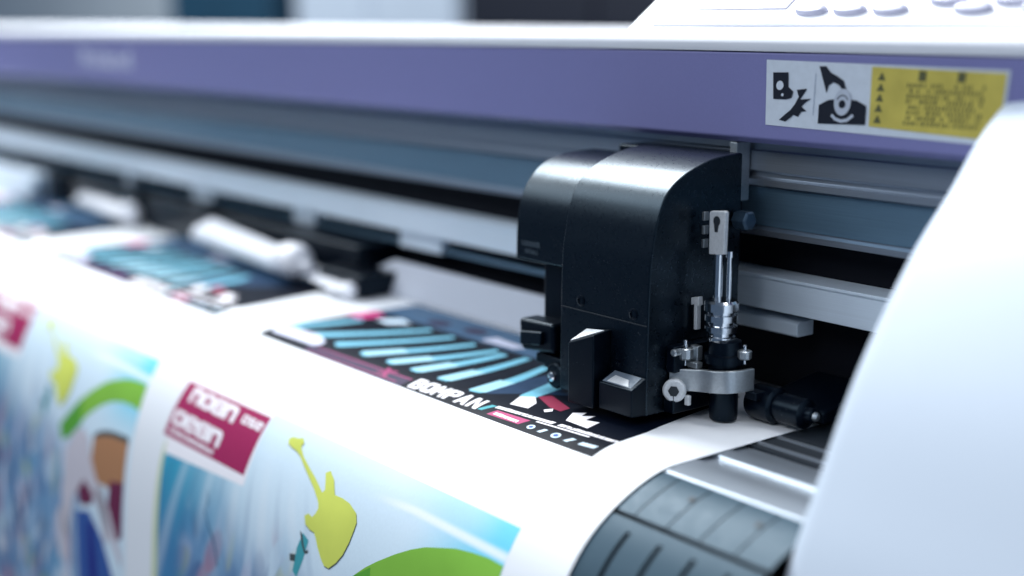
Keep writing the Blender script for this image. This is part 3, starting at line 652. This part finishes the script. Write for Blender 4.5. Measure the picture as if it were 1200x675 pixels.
# mounting block on the right face
bm = bmn(); box(bm, -15.9, -10.6, -20, 16, 22, 34); obj('holder_mount', bm, BLK, car, bevel=.8)
bm = bmn(); box(bm, -15.9, -9.5, -21, 12, 4.0, 13.4); obj('holder_base', bm, BLK, car, bevel=.8)
# blade holder
bm = bmn(); lathe(bm, (.6,0,.4), (0,0,1), [(0,5.2),(.6,6.0),(3,6.3),(14,6.3),(14.2,7.2),(26,7.2),(26.4,9.2),(30,9.2),(30.6,7.6),(36,7.0),(36.6,5)], 36); barrel = obj('blade_barrel', bm, BLK, car, angle=40)
bm = bmn(); lathe(bm, (-2.3,0,34.6), (0,0,1), [(0,5.4),(1.4,6.4),(3.2,6.4),(3.6,5.4),(5,5.4),(5.4,7),(8,7.2),(8.4,5.6),(9.8,5.6),(10.2,7.2),(13,7.2),(13.4,6),(14.4,6),(14.8,7.6),(18.4,7.6),(19.4,6.6),(19.5,2.5)], 36); coll = obj('spring_collar', bm, CHR, car, angle=30)
bm = bmn(); lathe(bm, (-4.4,-.5,53), (0,0,1), [(0,2.1),(21,2.1)], 24); obj('plunger_rod', bm, CHR, car)
bm = bmn(); lathe(bm, (.2,1.5,53), (0,0,1), [(0,1.1),(19.8,1.1),(20,1.7),(22.6,1.7),(22.7,.8)], 18); obj('guide_pin', bm, CHR, car)
bm = bmn()
prism(bm, [(-9.6,73.2),(-.8,74.2),(-.4,92.6),(-1.2,93.2),(-9.2,92.4),(-9.9,91.6)], -1.4, 1.0, 'Y'); pl = obj('plunger_plate', bm, PLATE, car, bevel=.5)
bm = bmn(); prism(bm, circ(-5.2,88.4,1.9,2.2,20)[:13] + [(-6.6,86.6),(-6.2,83.6),(-4.6,83.6),(-4.1,86.7)] + circ(-5.2,88.4,1.9,2.2,20)[18:], -1.7, -1.45, 'Y'); obj('plate_slot', bm, SLOT, pl)
for z in (76, 82, 88):
    bm = bmn(); box(bm, -12.6, -11.2, -3, 0, z, z+3.8); obj('rack_tooth', bm, STEEL, car, bevel=.2)
bm = bmn(); prism(bm, [(-15,22),(-11.9,17.5)] and [(-16,53.4),(-11.6,54.4),(-11.2,50.6),(-12.4,50),(-12.2,39.4),(-14,39.2),(-14.2,50.6),(-16,50)], -5, -2.2, 'Y'); obj('return_hook', bm, PLATE, car, bevel=.3)
bm = bmn(); lathe(bm, (-13.5,22,86), (1,0,0), [(-2,3.6),(0,4.7),(6,4.7),(7,3.8),(7.2,1.8)], 6); obj('lock_nut', bm, mat('blued_steel', (.05,.09,.14,1), .35, metal=.6), car, bevel=.6)
# clamp arm wrapping the barrel
path = smooth_path([(-15.6,-17.5),(-10,-14.6),(-3,-11),(4,-9.6),(9,-6.4),(11.6,-1),(12.6,5)], 6)
bm = bmn(); strap(bm, path, 2.6, 13.4, 23.4)
for v in bm.verts: v.co.z += .13*(v.co.x+14)*.6
arm = obj('clamp_arm', bm, STEEL, car, bevel=.5)
bm = bmn(); lathe(bm, (-12.0,-17.4,14.6), (.55,-.83,0), [(0,4.6),(1.2,5.2),(3.2,5.2),(4,4.4)], 30); kb = obj('clamp_knob', bm, PLATE, arm, angle=40)
bm = bmn(); lathe(bm, (-12.0+.55*4.1,-17.4-.83*4.1,14.6), (.55,-.83,0), [(0,2.5),(.4,2.5),(.5,2.0)], 6); obj('hex_socket', bm, SLOT, kb)
bm = bmn(); box(bm, -7.4, -5.0, -16.5, -14.6, 8.2, 12.6); obj('clamp_pin', bm, PLATE, arm, bevel=.3)
def thumb(x, y, z, s):
    bm = bmn(); lathe(bm, (x,y,z), (0,0,1), [(0,3.4*s),(.8*s,4.4*s),(5*s,4.4*s),(5.6*s,3.6*s)], 14); t = obj('adjusting_nut', bm, STEEL, car, angle=25)
    bm = bmn(); lathe(bm, (x,y,z-3.0*s), (0,0,1), [(0,1.2*s),(11.4*s,1.2*s),(12*s,.7*s)], 14); obj('adjusting_pin', bm, CHR, t)
thumb(-11.4,-12.6,27.6,.95); thumb(10.6,1.5,29.6,.7)
bm = bmn(); lathe(bm, (-11.5,-16,31.6), (.2,-.98,0), [(0,1.7),(4.6,1.7),(5.2,1.1)], 12); obj('side_screw', bm, STEEL, car)
bm = bmn(); box(bm, -14, -6.5, -10, -6.5, 27, 33.6); box(bm, -10, -4, -13, -9, 24.4, 27); obj('bracket_block', bm, STEEL, car, bevel=.4)
bm = bmn(); box(bm, 10.5, 17, 2.5, 9, 11.8, 15.4); obj('arm_stop', bm, BLK, car, bevel=.5)

# ================================================================== FAR BACKGROUND (only a strip shows above the lid)
bm = bmn(); box(bm, -9000, 300, 1800, 1850, -850, 2400); wall = obj('hall_wall', bm, mat('hall_wall_paint', (.62,.70,.76,1), .8, scale=2), None)
wall['label'] = 'pale grey blurred hall wall behind the printer'; wall['category'] = 'wall'
def cabinet(x0, x1, y0, y1, z0, z1, m, label):
    t = thing('equipment_cabinet', label, 'cabinet', ((x0+x1)/2, (y0+y1)/2, z0))
    bm = bmn(); box(bm, x0, x1, y0, y1, z0, z1); obj('body', bm, m, t, bevel=8)
    mid = (x0+x1)/2
    for a, b in ((x0+15, mid-4), (mid+4, x1-15)):
        bm = bmn(); box(bm, a, b, y0-14, y0-.5, z0+40, z1-20); d = obj('door', bm, m, t, bevel=4)
        hx_ = b-40 if a < mid-20 and b < mid else a+28
        bm = bmn(); box(bm, hx_, hx_+12, y0-34, y0-14.5, (z0+z1)/2-60, (z0+z1)/2+60); obj('handle', bm, STEEL, d, bevel=3)
NAVY = mat('navy_cabinet', (.003,.006,.018,1), .5, scale=3); TEALM = mat('dark_teal_cabinet', (.012,.06,.11,1), .5, scale=3); PALEM = mat('pale_cabinet', (.62,.72,.84,1), .5, scale=3)
cabinet(-2090, -1180, 1400, 1780, -850, 700, NAVY, 'navy blue out of focus cabinet behind the control panel')
cabinet(-3640, -2960, 1400, 1780, -850, 620, TEALM, 'dark teal out of focus cabinet above the middle of the lid')
cabinet(-2900, -2130, 1430, 1780, -850, 560, PALEM, 'pale blue out of focus cabinet between the teal and the navy cabinets')
